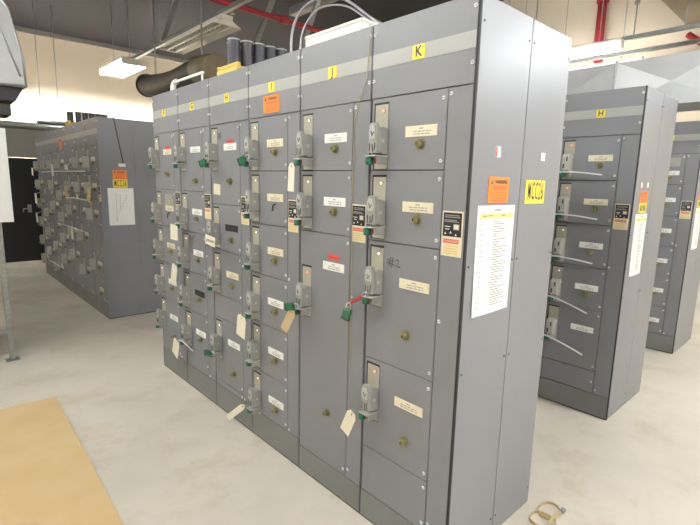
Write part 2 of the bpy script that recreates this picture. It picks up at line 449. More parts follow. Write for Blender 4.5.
doorsF = dd((1.988,1.550,dict(np='c',red_over=1,kz=.315)),(1.550,1.250,dict(np='c',grille=1,kz=0,hook=1)),(1.250,.948,dict(np='c')),(.948,.650,dict(np='w')),(.650,.182,dict(np='w',kz=.313,nz=.15)))
specs = dict(K=doorsK,J=doorsJ,I=doorsI,H=doorsH,G=doorsG,F=doorsF)
desc = dict(K='wide near cabinet marked K at the right end of the front row',
            J='cabinet marked J with one very tall lower door, beside cabinet K',
            I='cabinet marked I with six equal doors and an orange warning sticker, front row',
            H='cabinet marked H in the front row, between the cabinets marked G and I',
            G='cabinet marked G in the front row, between the cabinets marked F and H',
            F='cabinet marked F at the far left end of the front row')
roots = {}
for i, n in enumerate(names):
    x1 = mainX[i]; w = x1-mainX[i+1]
    roots[n] = section(x1, 0, w, specs[n], n, 'grey steel '+desc[n], ROWG, end='MCC26' if n == 'K' else False, kick=.149 if n in 'KJ' else .179)
# orange warning on header of I
obj('warning_sticker', warning(.158,.090), [c for c in roots['I'].children if c.name.startswith('header')][0], (.504-.26,-.0012,2.050))
# marker letters left of the warning on the near side panel
# right hand rows --------------------------------------------------------------
doorsR = dd(*[(Z6[i],Z6[i+1],dict(np='c' if i < 2 else 'w', led='led_red' if i < 2 else 'led_white', red=0)) for i in range(4)])
doorsR += dd((.778,.335,dict(np='w',kz=0,led=None,red=0)),(.335,.172,None))
specs['R'] = doorsR
roots['R'] = section(-.05, 1.995, .512, doorsR, 'H', 'grey cabinet marked H in the second row, five doors with long white ties', 'cabinets of the second row', end='MCC', kick=.169, simple=True)
dR2 = dd(*[(Z6[i],Z6[i+1],dict(np='w', kz=0, led=None, red=0)) for i in range(6)])
doorsT = dd((1.988,1.690,dict(np='w', nz=.185, kz=.235, grille=1, led=None, red=0)), *[(Z6[i],Z6[i+1],dict(np='w', led=None, red=0)) for i in range(1,6)])
roots['T'] = section(-.118, 4.0, .512, doorsT, 'I', 'grey cabinet of the rearmost row, partly hidden at the right edge of the photo', 'cabinets of the rearmost row', end='MCC', kick=.179, simple=True)

# left far row MCC3A -----------------------------------------------------------
ords = ['nearest', 'second nearest', 'third nearest', 'fourth nearest', 'third farthest', 'second farthest', 'farthest']
pats = [[1.988,1.690,1.385,.778,.465,.182],[1.988,1.690,1.385,1.083,.64,.182],[1.988,1.690,1.385,1.083,.778,.182],[1.988,1.55,1.25,.948,.64,.182],[1.988,1.690,1.385,1.083,.778,.465,.182],[1.988,1.690,1.25,.948,.64,.182],[1.988,1.690,1.385,1.083,.778,.465,.182]]
LX = -4.79; LW = .507
for i in range(7):
    p = pats[i]; x1 = LX-i*LW
    ds = dd(*[(p[k],p[k+1],dict(np='c' if (k+i) % 3 else 'w', led=None, red=0, kz=.2)) for k in range(len(p)-1)])
    for k in range(len(ds)):
        if (i*3+k*5) % 7 == 6: ds[k][2]['op'] = 0
    specs['L%d' % i] = ds
    roots['L%d' % i] = section(x1, .047, LW, ds, None, 'grey control cabinet, the %s section of the dim row at the far left' % ords[i], 'cabinets of the far left row', end='MCC3A' if i == 0 else False, kick=.179, simple=True, detail=i < 5)
hp3 = [c for c in roots['L3'].children if c.name.startswith('header')][0]
obj('warning_sticker', warning(.14,.15), hp3, (.25,-.0012,2.07))

# paper lists
paper_list(.0046, .066, .342, 1.560, 1.125, 'white printed list taped to the near side of the front row, below an orange sticker')
paper_list(-.05+.0046, 2.072, 2.315, 1.470, 1.040, 'white list taped to the side of the second row cabinet marked H')
paper_list(-.118+.0046, 4.10, 4.36, 1.470, 1.060, 'white list taped to the side of the rearmost cabinet at the photo edge')
paper_list(LX+.0046, .112, .390, 1.517, 1.095, 'white drawing sheet taped under the MCC3A sign of the far left row', sheet=True)

# small stickers on side panels
def side_bits(root, w, items):
    sa = [c for c in root.children if c.name.startswith('front_side')][0]
    for nm, y, z, wd, h, mt in items:
        m = MB(); m.box((0,-wd/2,-h/2), (.0018 if mt == 'redlabel' else .0012,wd/2,h/2), mt); obj(nm, m, sa, (w+.0042,y,z))
side_bits(roots['L0'], LW, [('white_label',.235,1.775,.075,.035,'paper')])
side_bits(roots['R'], .512, [('white_label',.13,1.665,.03,.035,'paper'),('white_label',.262,1.667,.03,.035,'paper')])
side_bits(roots['K'], .511, [('white_label',.181,1.764,.036,.040,'paper'),('red_mark',.170,1.764,.010,.038,'redlabel'),('white_label',.555,1.765,.036,.034,'paper')])

# ------------------------------------------------------------------ locks, ties and tags on the handles
def small_lock_mesh():
    m = MB(); m.cyl((0,0,-.016), (0,0,.012), .019, 'green', seg=14); m.box((-.002,-.014,-.015), (.016,.016,.011), 'green', .003)
    m.tube([(.003,.004,.008),(.003,.006,.022),(.018,.008,.022),(.018,.008,.008)], .0022, 'steel', 6)
    return m.mesh('lock_body')
def big_lock_mesh():
    m = MB(); m.box((-.020,-.010,-.048), (.020,.010,0), 'greenlock', .003)
    m.box((-.0205,-.0105,-.052), (.0205,.0105,-.046), 'softblack'); return m.mesh('lock_body')
def shackle_mesh():
    m = MB(); m.tube([(-.013,0,-.004),(-.013,0,.018),(-.009,0,.027),(0,0,.031),(.009,0,.027),(.013,0,.018),(.013,0,-.004)], .0034, 'steel', 8); return m.mesh('shackle')
def tie_mesh(L, droop, side):
    m = MB(); n = 8; pts = []
    for k in range(n+1):
        u = k/n; pts.append((L*u, -.004-.012*math.sin(PI*u), .004*math.sin(PI*u)-droop*u**1.4))
    m.tube(pts, .003, 'tie', 6, flat=(.004,.010)); m.box((-.008,-.007,-.006), (.004,.002,.006), 'tie', .001)
    return m.mesh('cable_tie')
ordn = ['top', 'second', 'third', 'fourth', 'fifth', 'lowest']
def row_pos(k, n): return 'top' if k == 0 else ('lowest' if k == n-1 else ['', 'second', 'third', 'fourth', 'fifth'][k])
for s in 'KJIHGF':
    hs = [d for d in specs[s] if d[2] and 'lock' in d[2]]
    for k, d in enumerate(hs):
        L = d[2]['lock']
        col = 'green'
        if s in 'GF': # the far two cabinets carry darker, whiter ended locks
            pass
        o = obj('lockout_plug', cached('slk', small_lock_mesh), None, L)
        tag(o, 'small green plug locked on the %s handle of the front row cabinet marked %s' % (row_pos(k, len(hs)), s), 'lockout plug', 'green plugs on the front row handles')
for k, d in enumerate([d for d in specs['R'] if d[2] and 'lock' in d[2]]):
    L = d[2]['lock']
    o = obj('lockout_plug', cached('slk', small_lock_mesh), None, L)
    tag(o, 'small green plug on the %s handle of the second row cabinet marked H' % row_pos(k, 5), 'lockout plug', 'green plugs in the second row')
    o = obj('cable_tie', cached(('tie', k > 2), lambda: tie_mesh(.285, .075 if k > 2 else .02, 1)), None, (L[0]-.010, L[1]-.018, L[2]+.018))
    tag(o, 'long white tie on the %s handle of the second row cabinet marked H' % row_pos(k, 5), 'cable tie', 'long white ties in the second row')

def padlock(loc, rot, label):
    r = thing('padlock', label, 'padlock', loc, rot, 'green padlocks on handles')
    obj('lock_body', cached('blk', big_lock_mesh), r); obj('shackle', cached('shk', shackle_mesh), r)
    return r
padlock((-.541,-.082,1.068), (0,.25,.2), 'green padlock hanging from a red hasp on the third handle of cabinet K')
m = MB(); m.tube([(-.545,-.072,1.088),(-.52,-.072,1.105),(-.495,-.070,1.118)], .006, 'red', 6); m.tube([(-.495,-.070,1.118),(-.462,-.070,1.140)], .008, 'red', 6)
m.tube([(-.462,-.072,1.140),(-.440,-.074,1.165),(-.425,-.074,1.150)], .0035, 'steel', 6); m.tube([(-.48,-.066,1.135),(-.45,-.066,1.165),(-.43,-.066,1.160)], .003, 'steel', 6)
tag(obj('lockout_hasp', m), 'red and steel scissor hasp on the third handle of cabinet K, holding a green padlock', 'lockout hasp')
padlock((-1.895,-.098,1.752), (0,1.15,.3), 'green padlock sticking out sideways from the top handle of the front row cabinet marked H')
padlock((-1.400,-.098,1.756), (0,1.15,.3), 'green padlock sticking out sideways from the top handle of cabinet I')
padlock((-.935,-.098,1.000), (0,1.35,.3), 'green padlock sticking out sideways from the lowest handle of cabinet J')
padlock((-1.90,-.096,.462), (0,1.5,.3), 'green padlock on the lowest handle of the front row cabinet marked H')

def tag_card(x, y, z, w, h, lean, mt, label, yaw=0, curl=.0):
    """a manila tag with clipped top corners and a punched hole; origin at its hole"""
    t = MB()
    t.prism([(-w/2,-h),(w/2,-h),(w/2,-.012),(w/2-.014,.010),(-w/2+.014,.010),(-w/2,-.012)], 1, -.0009, .0009, mt)
    t.cyl((0,-.0016,-.006), (0,.0016,-.006), .006, 'tagbrown', seg=10); t.cyl((0,-.0019,-.006), (0,.0019,-.006), .003, 'slot', seg=8)
    t.tube([(0,-.002,-.006),(.004,-.006,.012),(.012,.030,.020),(.004,.004,.006),(0,.002,-.006)], .0011, 'steel', 4)
    r = obj('lockout_tag', t, None, (x,y,z), (curl,lean,yaw))
    return tag(r, label, 'tag', 'paper tags on the handles')
tag_card(-.482,-.094,.585,.062,.125,.42,'tagcream','cream tag with clipped corners hanging from the lowest handle of cabinet K')
tag_card(-.945,-.10,.970,.052,.130,.50,'tagbrown','tan tag hanging at a slant from the padlocked lower handle of cabinet J',.2)
tag_card(-.975,-.085,1.715,.052,.130,.06,'tagcream','cream tag hanging straight below the top handle of cabinet J')
tag_card(-1.475,-.095,.815,.100,.128,.16,'tagcream','large cream tag hanging from the fourth handle of cabinet I')
tag_card(-1.500,-.080,.225,.040,.150,.85,'tagcream','cream tag swung far out to the left from the lowest handle of cabinet I',.6)
tag_card(-2.497,-.090,.385,.105,.135,.36,'tagcream','cream tag hanging from the lowest handle of the cabinet marked G')
tag_card(-2.480,-.088,.985,.095,.150,.30,'tagcream','white tag hanging slanted from the third handle of the cabinet marked G')
m = MB(); m.prism([(-.067,-.060),(.067,-.052),(.062,.055),(-.064,.058)], 1, -.001, .001, 'tagcream')
tag(obj('lockout_tag', m, None, (-2.447,-.096,1.243), (0,.06,0)), 'wide blank cream card on the second handle of the cabinet marked G', 'tag', 'paper tags on the handles')
m = MB(); m.prism([(-.068,-.028),(.066,-.034),(.068,.028),(-.066,.036)], 1, -.001, .001, 'tagcream')
for x in (-.04,-.012,.018,.044): m.tube([(x-.008,-.0015,-.010),(x,-.0015,.010),(x+.008,-.0015,-.008)], .002, 'ink', 4)
tag(obj('lockout_tag', m, None, (-1.862,-.098,1.243), (0,.04,0)), 'cream card with handwriting on the second handle of the front row cabinet marked H', 'tag', 'paper tags on the handles')
m = MB(); m.tube([(-2.462,-.085,.398),(-2.40,-.10,.42),(-2.33,-.09,.41),(-2.24,-.075,.375)], .003, 'tie', 6)
tag(obj('cable_tie', m), 'white cable tie curling off the lowest handle of the cabinet marked G', 'cable tie')
m = MB(); m.tube([(-.522,-.010,2.292),(-.524,-.008,2.24),(-.528,-.007,2.15),(-.536,-.006,2.08),(-.575,-.006,1.995),(-.607,-.006,1.90),(-.611,-.006,1.55),(-.606,-.006,1.30),(-.602,-.006,.95),(-.600,-.006,.70)], .0022, 'beigerope', 6)
tag(obj('thin_cord', m), 'thin beige cord running down the front of cabinet J from its top', 'cord')
m = MB(); m.tube([(LX+.008,.218,2.296),(LX+.008,.235,2.18),(LX+.008,.256,2.05),(LX+.008,.294,1.80)], .005, 'softblack', 6)
tag(obj('thin_cord', m), 'thin black cord hanging down the side of the far left row', 'cord')

# things on the dim far left row
def lcard(x, z, w, h, mt, label, y=-.035):
    m = MB(); m.prism([(-w/2,-h/2),(w/2,-h/2),(w/2,h/2-.01),(w/2-.01,h/2),(-w/2+.01,h/2),(-w/2,h/2-.01)], 1, -.001, .001, mt)
    m.tube([(0,0,h/2-.01),(.01,.03,h/2+.01),(0,.058,h/2+.02)], .003, 'tagcream', 4)
    tag(obj('lockout_tag', m, None, (x,y,z), (0,.08,0)), label, 'tag', 'paper tags on the far left row')
lcard(-6.78, 1.72, .13, .16, 'tagcream', 'cream tag high on the far left row, near its far end')
lcard(-6.05, 1.42, .15, .17, 'tagbrown', 'tan tag in the middle of the far left row')
lcard(-8.20, 1.27, .16, .16, 'tagcream', 'yellowish tag at the far end of the far left row, upper of two')
lcard(-8.26, .95, .14, .16, 'tagcream', 'yellowish tag at the far end of the far left row, lower of two')
lcard(-4.98, 1.43, .09, .16, 'yfoam', 'yellow tag on the nearest cabinet of the far left row')
lcard(-5.90, .90, .10, .14, 'tagcream', 'cream tag below a white tie on the far left row')
lcard(-5.95, 1.75, .16, .06, 'white', 'small white card high on the far left row, in its middle')
lcard(-8.3, 1.70, .13, .12, 'tagcream', 'pale tag high at the far end of the far left row')
for (xa, xb, z, lb) in ((-6.70,-5.35,.985,'long white tie across the middle of the far left row'),(-7.6,-6.6,.34,'white tie lying across the lowest doors of the far left row'),(-7.6,-5.1,1.70,'long pale tie strung along the top handles of the far left row'),(-6.1,-5.1,1.37,'pale tie strung along the second handles of the far left row')):
    m = MB(); m.tube([(xa,-.03,z-.01),(xa*.6+xb*.4,-.036,z+.004),(xb,-.03,z)], .007, 'tie', 6)
    tag(obj('cable_tie', m), lb, 'cable tie', 'white ties on the far left row')

# ------------------------------------------------------------------ things on top of the cabinets
def carton():
    r = thing('carton', 'long white cardboard box lying on top of cabinet J', 'box', (-.80,.0,H))
    m = MB(); m.box((-.195,.012,.001), (.205,.32,.040), 'box', .002); obj('box_body', m, r)
    m = MB(); m.box((-.198,.009,.040), (.208,.323,.054), 'box', .002); obj('lid', m, r)
carton()
def tray(loc, sx, sy, label):
    m = MB(); m.box((-sx/2,-sy/2,0), (sx/2,sy/2,.03), 'yfoam', .004)
    m.box((-sx/2,-sy/2,.03), (-sx/2+.03,sy/2,.055), 'yfoam', .004); m.box((-sx/2,-sy/2,.03), (sx/2,-sy/2+.03,.05), 'yfoam', .004)
    m.box((-sx/2-.05,-sy/2+.04,0), (-sx/2,-sy/2+.10,.035), 'yfoam', .004)
    return tag(obj('foam_tray', m, None, loc), label, 'tray')
def can_mesh(r, h):
    m = MB(); m.cyl((0,0,0), (0,0,h), r, 'pipeblack', seg=20, cap=False); m.cyl((0,0,0), (0,0,.004), r, 'pipeblack', seg=20)
    m.cyl((0,0,h-.05), (0,0,h-.002), r*.9, 'rubber', seg=20)
    return m.mesh('tube_wall')
def rim_mesh(r, h):
    m = MB(); m.tube([(r*.97*math.cos(2*PI*k/20), r*.97*math.sin(2*PI*k/20), h) for k in range(20)], .0045, 'piperim', 6, closed=True); return m.mesh('rim')
def black_tube(x, y, z, r, h, label, group):
    t = thing('black_tube', label, 'tube', (x,y,z), group=group)
    obj('tube_wall', cached(('can',r,h), lambda: can_mesh(r,h)), t); obj('rim', cached(('rim',r,h), lambda: rim_mesh(r,h)), t)
tray((-1.80,.24,H), .26, .46, 'yellow foam tray under the black tubes on top of the front row')
tp = [(-1.800,.065),(-1.786,.148),(-1.780,.231),(-1.778,.314),(-1.776,.397),(-1.885,.085),(-1.875,.175)]
tn = ['nearest and largest in the photo', 'second from the near end', 'third from the near end', 'fourth from the near end', 'farthest right', 'second from the left', 'leftmost in the photo']
tp[5], tp[6] = (-1.874,.100), (-1.945,.160)
for (x,y), nme in zip(tp, tn):
    black_tube(x, y, H+.0305, .037, .175, 'black upright tube on the front row, '+nme, 'black tubes on the front row')
tray((LX-1.26,.28,H), .17, .50, 'yellow foam tray under the black tubes on top of the far left row')
for k in range(6):
    black_tube(LX-1.33+(.08 if k else 0), .09+k*.078, H+.0305, .037, .14, 'black upright tube on the far left row, '+['leftmost','second from the left','third from the left','fourth from the left','fifth from the left','rightmost'][k]+' of six', 'black tubes on the far left row')

def arc(pts, n=10):   # Catmull-Rom through points
    P = [Vector(p) for p in pts]; P = [P[0]*2-P[1]] + P + [P[-1]*2-P[-2]]; out = []
    for i in range(1, len(P)-2):
        for k in range(n):
            t = k/n; a, b, c, d = P[i-1:i+3]
            out.append(.5*((2*b)+(-a+c)*t+(2*a-5*b+4*c-d)*t*t+(-a+3*b-3*c+d)*t**3))
    out.append(P[-2]); return out
m = MB(); m.tube(arc([(-.53,.36,2.292),(-.66,.37,2.36),(-.87,.37,2.47),(-1.13,.37,2.64),(-1.38,.36,2.69),(-1.53,.36,2.645),(-1.60,.36,2.54),(-1.60,.36,2.40),(-1.58,.36,2.292)]), .008, 'wirehose', 8)
tag(obj('looped_hose', m), 'pale flexible hose arching over the white box, outer of two loops', 'hose', 'hoses looped on the front row')
m = MB(); m.tube(arc([(-.56,.40,2.292),(-.68,.40,2.35),(-.88,.40,2.45),(-1.13,.40,2.61),(-1.36,.40,2.655),(-1.49,.40,2.61),(-1.555,.40,2.52),(-1.56,.40,2.40),(-1.53,.40,2.292)]), .006, 'wirehose', 8)
tag(obj('looped_hose', m), 'pale flexible hose arching over the white box, inner of two loops', 'hose', 'hoses looped on the front row')
m = MB(); m.tube(arc([(-2.93,.14,2.288),(-2.93,.14,2.36),(-2.92,.145,2.395),(-2.88,.15,2.408)],6), .022, 'white', 10)
m.box((-2.90,.14,2.395), (-2.40,.155,2.412), 'white'); m.cyl((-2.42,.148,2.288),(-2.42,.148,2.40), .008, 'white')
tag(obj('plastic_pipe', m), 'white plastic pipe bent over on top of the cabinet marked G', 'pipe')

# ------------------------------------------------------------------ big ducts and overhead things
def flange_ring(m, p, d, r, mt):
    p = Vector(p); d = Vector(d).normalized(); m.cyl(p-d*.02, p+d*.02, r, mt, seg=28)
r = thing('round_duct', 'dark brown round duct hanging above the gap behind the front row', 'duct', (-6,1.5,3.1))
m = MB(); m.tube([Vector(p)-Vector((-6,1.5,3.1)) for p in arc([(-7.25,1.5,3.14),(-6.95,1.5,3.10),(-6.5,1.5,3.06),(-6.05,1.5,3.045),(-5.6,1.5,3.07),(-5.30,1.5,3.075)],6)], .165, 'brownduct', 24); obj('duct_pipe', m, r)
m = MB(); m.cyl((.70,0,-.02), (1.15,.02,-.06), .185, 'olive', .175, 28); obj('insulated_end', m, r)['label'] = 'olive coloured end piece'
for p, q in (((-1.25,0,.04),(1,0,-.1)),((.70,0,-.02),(1,0,0))):
    m = MB(); flange_ring(m, p, q, .182, 'brownduct'); obj('flange', m, r)
for x in (.74,-.9):
    m = MB(); m.box((x,.0,.14), (x+.015,.02,1.9), 'galv'); obj('hanger', m, r)

# silver rectangular duct with cross-broken panels, running over the rearmost row
r = thing('rectangular_duct', 'big silver sheet metal duct with cross creases above the rearmost row', 'duct', (0,3.6,2.40))
zt, zb = .43, 0
def xpanel(m, x0, x1, y, z0, z1, d, mt):
    c = ((x0+x1)/2, y-d, (z0+z1)/2); P = [(x0,y,z0),(x1,y,z0),(x1,y,z1),(x0,y,z1)]
    for i in range(4): m.poly([P[i], P[(i+1)%4], c], mt)
for k in range(-4, 3):
    x0 = -.81+k*.912; x1 = x0+.912; m = MB(); xpanel(m, x0, x1, 0, zb, zt, -.075, 'sheetduct')
    m.poly([(x0,0,zb),(x0,.55,zb),(x1,.55,zb),(x1,0,zb)], 'duct'); m.poly([(x0,0,zt),(x1,0,zt),(x1,.55,zt),(x0,.55,zt)], 'duct'); m.poly([(x0,.55,zb),(x0,.55,zt),(x1,.55,zt),(x1,.55,zb)], 'duct')
    obj('duct_panel', m, r)
    m = MB(); m.box((x0-.008,-.018,zb-.015), (x0+.008,.565,zb), 'galv'); m.box((x0-.008,-.018,zt), (x0+.008,.565,zt+.015), 'galv'); m.box((x0-.006,-.018,zb), (x0+.006,0,zt), 'galv'); m.box((x0-.006,.55,zb), (x0+.006,.565,zt), 'galv')
    obj('flange', m, r)
m = MB(); m.poly([(-.81-3.648,0,zb),(-.81-3.648,0,zt),(-.81-3.648,.55,zt),(-.81-3.648,.55,zb)], 'duct'); m.poly([(-.81+2.736,0,zb),(-.81+2.736,.55,zb),(-.81+2.736,.55,zt),(-.81+2.736,0,zt)], 'duct'); obj('end_cap', m, r)
m = MB()
for x in (-2.6,.9):
    for y in (.02,.53): m.cyl((x,y,zt), (x,y,zt+2.1), .006, 'galv', seg=6)
obj('hanger_rod', m, r)

# silver duct and dark box hanging at the far left near the camera
r = thing('hanging_duct', 'silver sheet metal duct hanging at the left edge, upper corner cut off', 'duct', (-4.0,-.7,2.4))
m = MB(); m.prism([(-1.2,.78),(-.13,.66),(-.075,.58),(-.005,.20),(.005,-.02),(-1.2,-.02)], 0, -.45, 0, 'duct'); obj('duct_body', m, r)
m = MB(); m.tube([(.004,-.12,.66),(.004,-.075,.585),(.004,-.002,.21),(.004,.006,-.02)], .010, 'galv', 6); m.tube([(.004,-.17,.5),(.004,-.03,.06)], .008, 'galv', 6); m.tube([(.004,-1.2,-.02),(.004,.006,-.02)], .012, 'galv', 6); obj('seam', m, r)
m = MB(); m.prism([(-1.2,-.02),(-.01,-.02),(-.075,-.14),(-1.2,-.17)], 0, -.40, -.03, 'softblack'); m.box((-.40,-1.2,-.26), (-.06,-.11,-.17), 'softblack'); obj('damper_box', m, r)
m = MB()
for x, y in ((-.1,-.3),(-.4,-.3)): m.cyl((x,y,.6), (x,y,2.6), .008, 'galv', seg=6)
obj('hanger_rod', m, r)

# post rack with white panel at left edge
r = thing('equipment_rack', 'galvanised steel rack post and frame at the left edge of the photo', 'rack', (-4.0,-.98,0))
m = MB(); m.box((-.02,-.022,.006), (.02,.018,2.10), 'galv', .002); m.box((-.05,-.05,0), (.05,.05,.006), 'galv'); obj('post', m, r)
m = MB(); m.box((-.02,-1.20,.006), (.02,-1.16,2.10), 'galv', .002); m.box((-.05,-1.23,0), (.05,-1.13,.006), 'galv'); obj('post', m, r)
m = MB(); m.box((-.62,-.15,.006), (-.58,-.11,2.10), 'galv', .002); m.box((-.65,-.18,0), (-.55,-.08,.006), 'galv'); obj('post', m, r)
for z in (.25,1.15,2.06):
    m = MB(); m.box((-.015,-1.16,z), (.015,-.022,z+.035), 'galv'); obj('crossbar', m, r)
m = MB(); m.box((-.58,-.13,2.04), (-.02,-.10,2.07), 'galv'); obj('crossbar', m, r)
m = MB(); m.box((-.5,-1.12,.30), (-.1,-.10,1.12), 'softblack', .01); obj('equipment_box', m, r)['label'] = 'dark equipment enclosure'
m = MB(); m.box((.021,-1.10,1.236), (.030,.105,2.020), 'paper', .002); tag(obj('white_board', m, None, (-4.0,-.98,0)), 'blank white board fixed to the rack post at the left edge', 'board')

# rails, braces, pipes, lamps
CEIL = 5.0
def bar(name, a, b, w, h, mt, label, cat, group=None):
    a = Vector(a); b = Vector(b); d = b-a; t = MB()
    # strut channel: open profile
    M = d.to_track_quat('X','Z').to_matrix().to_4x4()
    t.box((0,-w/2,-h/2), (d.length,w/2,h/2), mt, 0, M)
    t.box((0,-w/2-.006,-h/2-.004), (d.length,-w/2,h/2+.004), mt, 0, M); t.box((0,w/2,-h/2-.004), (d.length,w/2+.006,h/2+.004), mt, 0, M)
    return tag(obj(name, t, None, a), label, cat, group)
bar('strut_rail', (-9.6,2.0,4.0), (-3.2,2.0,4.0), .05, .05, 'galv', 'grey strut rail above the unlit lamp, running toward the far wall', 'rail', 'strut rails')
bar('strut_rail', (-3.5,5.35,3.52), (3.0,5.35,3.52), .04, .04, 'galv', 'grey rail above the lit lamp at upper right, nearer of two', 'rail', 'strut rails')
bar('strut_rail', (-3.5,5.98,3.50), (3.0,5.98,3.50), .04, .04, 'galv', 'grey rail at upper right, farther of two', 'rail', 'strut rails')
bar('ceiling_joist', (-6.6,2.90,4.75), (-1,2.90,4.75), .16, .12, 'galv', 'wide grey joist under the dark ceiling, nearer of two', 'joist', 'ceiling joists')
bar('ceiling_joist', (-6.6,3.95,4.70), (-1,3.95,4.70), .16, .12, 'galv', 'wide grey joist under the dark ceiling, farther of two', 'joist', 'ceiling joists')
for a, b, lb in (((-7.83,2.0,4.03),(-6.65,2.0,4.98),'diagonal grey brace standing on the rail above the unlit lamp'),((-6.42,3.0,3.83),(-5.35,3.0,4.98),'diagonal grey brace behind the black tubes'),((-6.05,3.7,3.79),(-5.30,3.7,4.98),'diagonal grey brace left of the hose loops'),((-9.9,.42,4.96),(-8.4,.22,4.97),'short grey strut at the top left, near the hanging duct')):
    bar('strut_brace', a, b, .06, .05, 'galv', lb, 'brace', 'ceiling braces')
def pipe(name, pts, rad, mt, label, coup=(), head=False):
    r = thing(name, label, 'pipe', pts[0]); o = Vector(pts[0])
    m = MB(); m.tube([Vector(p)-o for p in pts], rad, mt, 12); obj('pipe_run', m, r)
    m = MB()
    for a, b in coup: m.cyl(Vector(a)-o, Vector(b)-o, rad*1.35, mt, seg=14)
    if coup: obj('coupling', m, r)
    if head:
        m = MB(); m.cyl((0,3.6,-.03), (0,3.6,-.12), .02, 'brass', seg=10); m.cyl((0,3.6,-.12), (0,3.6,-.125), .035, 'brass', seg=12); obj('sprinkler_head', m, r)
pipe('sprinkler_pipe', [(-5.48,-1.5,4.1),(-5.48,6.75,4.1)], .04, 'redpipe', 'red sprinkler pipe running along the dark ceiling at top', [((-5.48,2.9,4.1),(-5.48,3.05,4.1))], head=True)
pipe('sprinkler_pipe', [(-2.20,6.79,3.66),(-2.20,6.72,3.66),(-2.20,6.70,3.68),(-2.20,6.70,4.98)], .065, 'redpipe', 'red vertical pipe on the beige wall at upper right', [((-2.2,6.70,4.5),(-2.2,6.70,4.62))])
pipe('sprinkler_pipe', [(-1.01,6.72,3.80),(-.854,6.70,3.664),(.2,6.60,2.90)], .04, 'redpipe', 'red pipe sloping down at the upper right corner')
def lamp(x, y, z, L, lit, label, W=.34, open_=None, grp='fluorescent lamps', mt='tube_lit', tr=.019):
    r = thing('fluorescent_lamp', label, 'lamp', (x,y,z), group=grp)
    m = MB(); h = L/2
    if open_:
        m.box((-h,-open_*1.05,.045), (h,open_*1.05,.085), 'lamp', .004); obj('housing', m, r)
        for s in (-1,1):
            m = MB(); m.cyl((-h+.03,s*open_*.85,-.01), (h-.03,s*open_*.85,-.01), tr, mt, seg=12); obj('tube', m, r)
        for e in (-1,1): m = MB(); m.box((min(e*h,e*(h-.025)),-open_*.98,-.03), (max(e*h,e*(h-.025)),open_*.98,.045), 'lamp'); obj('end_plate', m, r)
        m = MB()
        for e in (-.7,.7): m.cyl((e*h,0,.085), (e*h,0,4.99-z), .006, 'galv', seg=6)
        obj('hanger', m, r); return
    m.box((-h,-.09,.03), (h,.09,.09), 'lamp', .004); obj('housing', m, r)
    m = MB()
    for s in (-1,1): m.prism([(s*.06,.035),(s*W/2,-.045),(s*W/2,-.052),(s*.055,.028)] if s > 0 else [(-.06,.035),(-.055,.028),(-W/2,-.052),(-W/2,-.045)], 0, -h, h, 'lamp')
    m.poly([(-h,-.06,.029),(h,-.06,.029),(h,.06,.029),(-h,.06,.029)], 'lamp')
    obj('reflector', m, r)
    for s in (-1,1):
        m = MB(); m.cyl((-h+.04,s*.075,-.035), (h-.04,s*.075,-.035), .019, 'tube_lit' if lit else 'tube_off', seg=12); obj('tube', m, r)
    for e in (-1,1): m = MB(); m.prism([(-.06,.03),(-W/2+.01,-.050),(W/2-.01,-.050),(.06,.03)], 0, min(e*h,e*(h-.02)), max(e*h,e*(h-.02)), 'lamp'); obj('end_plate', m, r)
    m = MB()
    m.box((-h*.95,-.018,-.012), (h*.95,.018,.028), 'lamp'); 
    for k in range(12): m.box((-h*.9+k*h*.155,-.010,-.0135), (-h*.9+k*h*.155+.10,.010,-.0115), 'slot')
    obj('ballast_cover', m, r)
    m = MB()
    for e in (-.7,.7): m.cyl((e*h,0,.09), (e*h,0,.20), .006, 'galv', seg=6)
    obj('hanger', m, r)
lamp(-6.30,1.93,3.80,1.95,False,'unlit white twin tube lamp under the rail at upper left', .42)
lamp(-9.15,1.72,3.72,1.35,True,'brightly lit lamp before the far wall at upper left', open_=.22, mt='tube_far', tr=.035)
lamp(-2.30,5.26,3.42,1.9,True,'bright lamp tube at upper right, upper and nearer of two', open_=.05, mt='tube_c', tr=.04)
lamp(-2.30,6.10,3.36,1.9,True,'bright lamp tube at upper right, lower of two, just above the duct', open_=.05, mt='tube_c', tr=.04)
# lamps outside the frame; the listed ones are added as fill light
ADDED_LAMPS = [(-.9,-1.9,3.8),(2.6,-1.2,3.7),(2.2,2.2,3.7),(2.4,5.0,3.55),(-3.5,-2.6,3.7)]
for i, (x, y, z) in enumerate(ADDED_LAMPS): lamp(x, y, z, 1.9, True, 'bare twin tube lamp added for fill light, out of view', open_=.12, mt=['tube_front','tube_bright','tube_bright','tube_lit','tube_strong'][i], grp='fill lamps added out of view')
lamp(-9.2,-1.6,4.2,1.9,True,'bare lamp high at the left, outside the photo', open_=.12, mt='tube_far')
# added hidden strip lamps that whiten the far wall; reflector sets the cutoff
for k in range(5):
    r = thing('fill_strip_lamp', 'added strip lamp behind the grey partition, out of sight', 'lamp', (-9.78,-1.9+k*1.92,2.34), group='added strip lamps behind the partition')
    m = MB(); m.cyl((0,-.9,0), (0,.9,0), .02, 'tube_wall_lit', seg=12); obj('tube', m, r)
    m = MB(); m.prism([(.06,-.06),(.06,.06),(-.06,.085),(-.24,.098),(-.24,.102),(-.06,.09),(.066,.066),(.066,-.06)], 1, -.94, .94, 'lamp'); obj('reflector', m, r)
    m = MB(); m.box((.066,-.06,-.03), (.428,-.03,.03), 'galv'); m.box((.066,.03,-.03), (.428,.06,.03), 'galv'); obj('bracket', m, r)

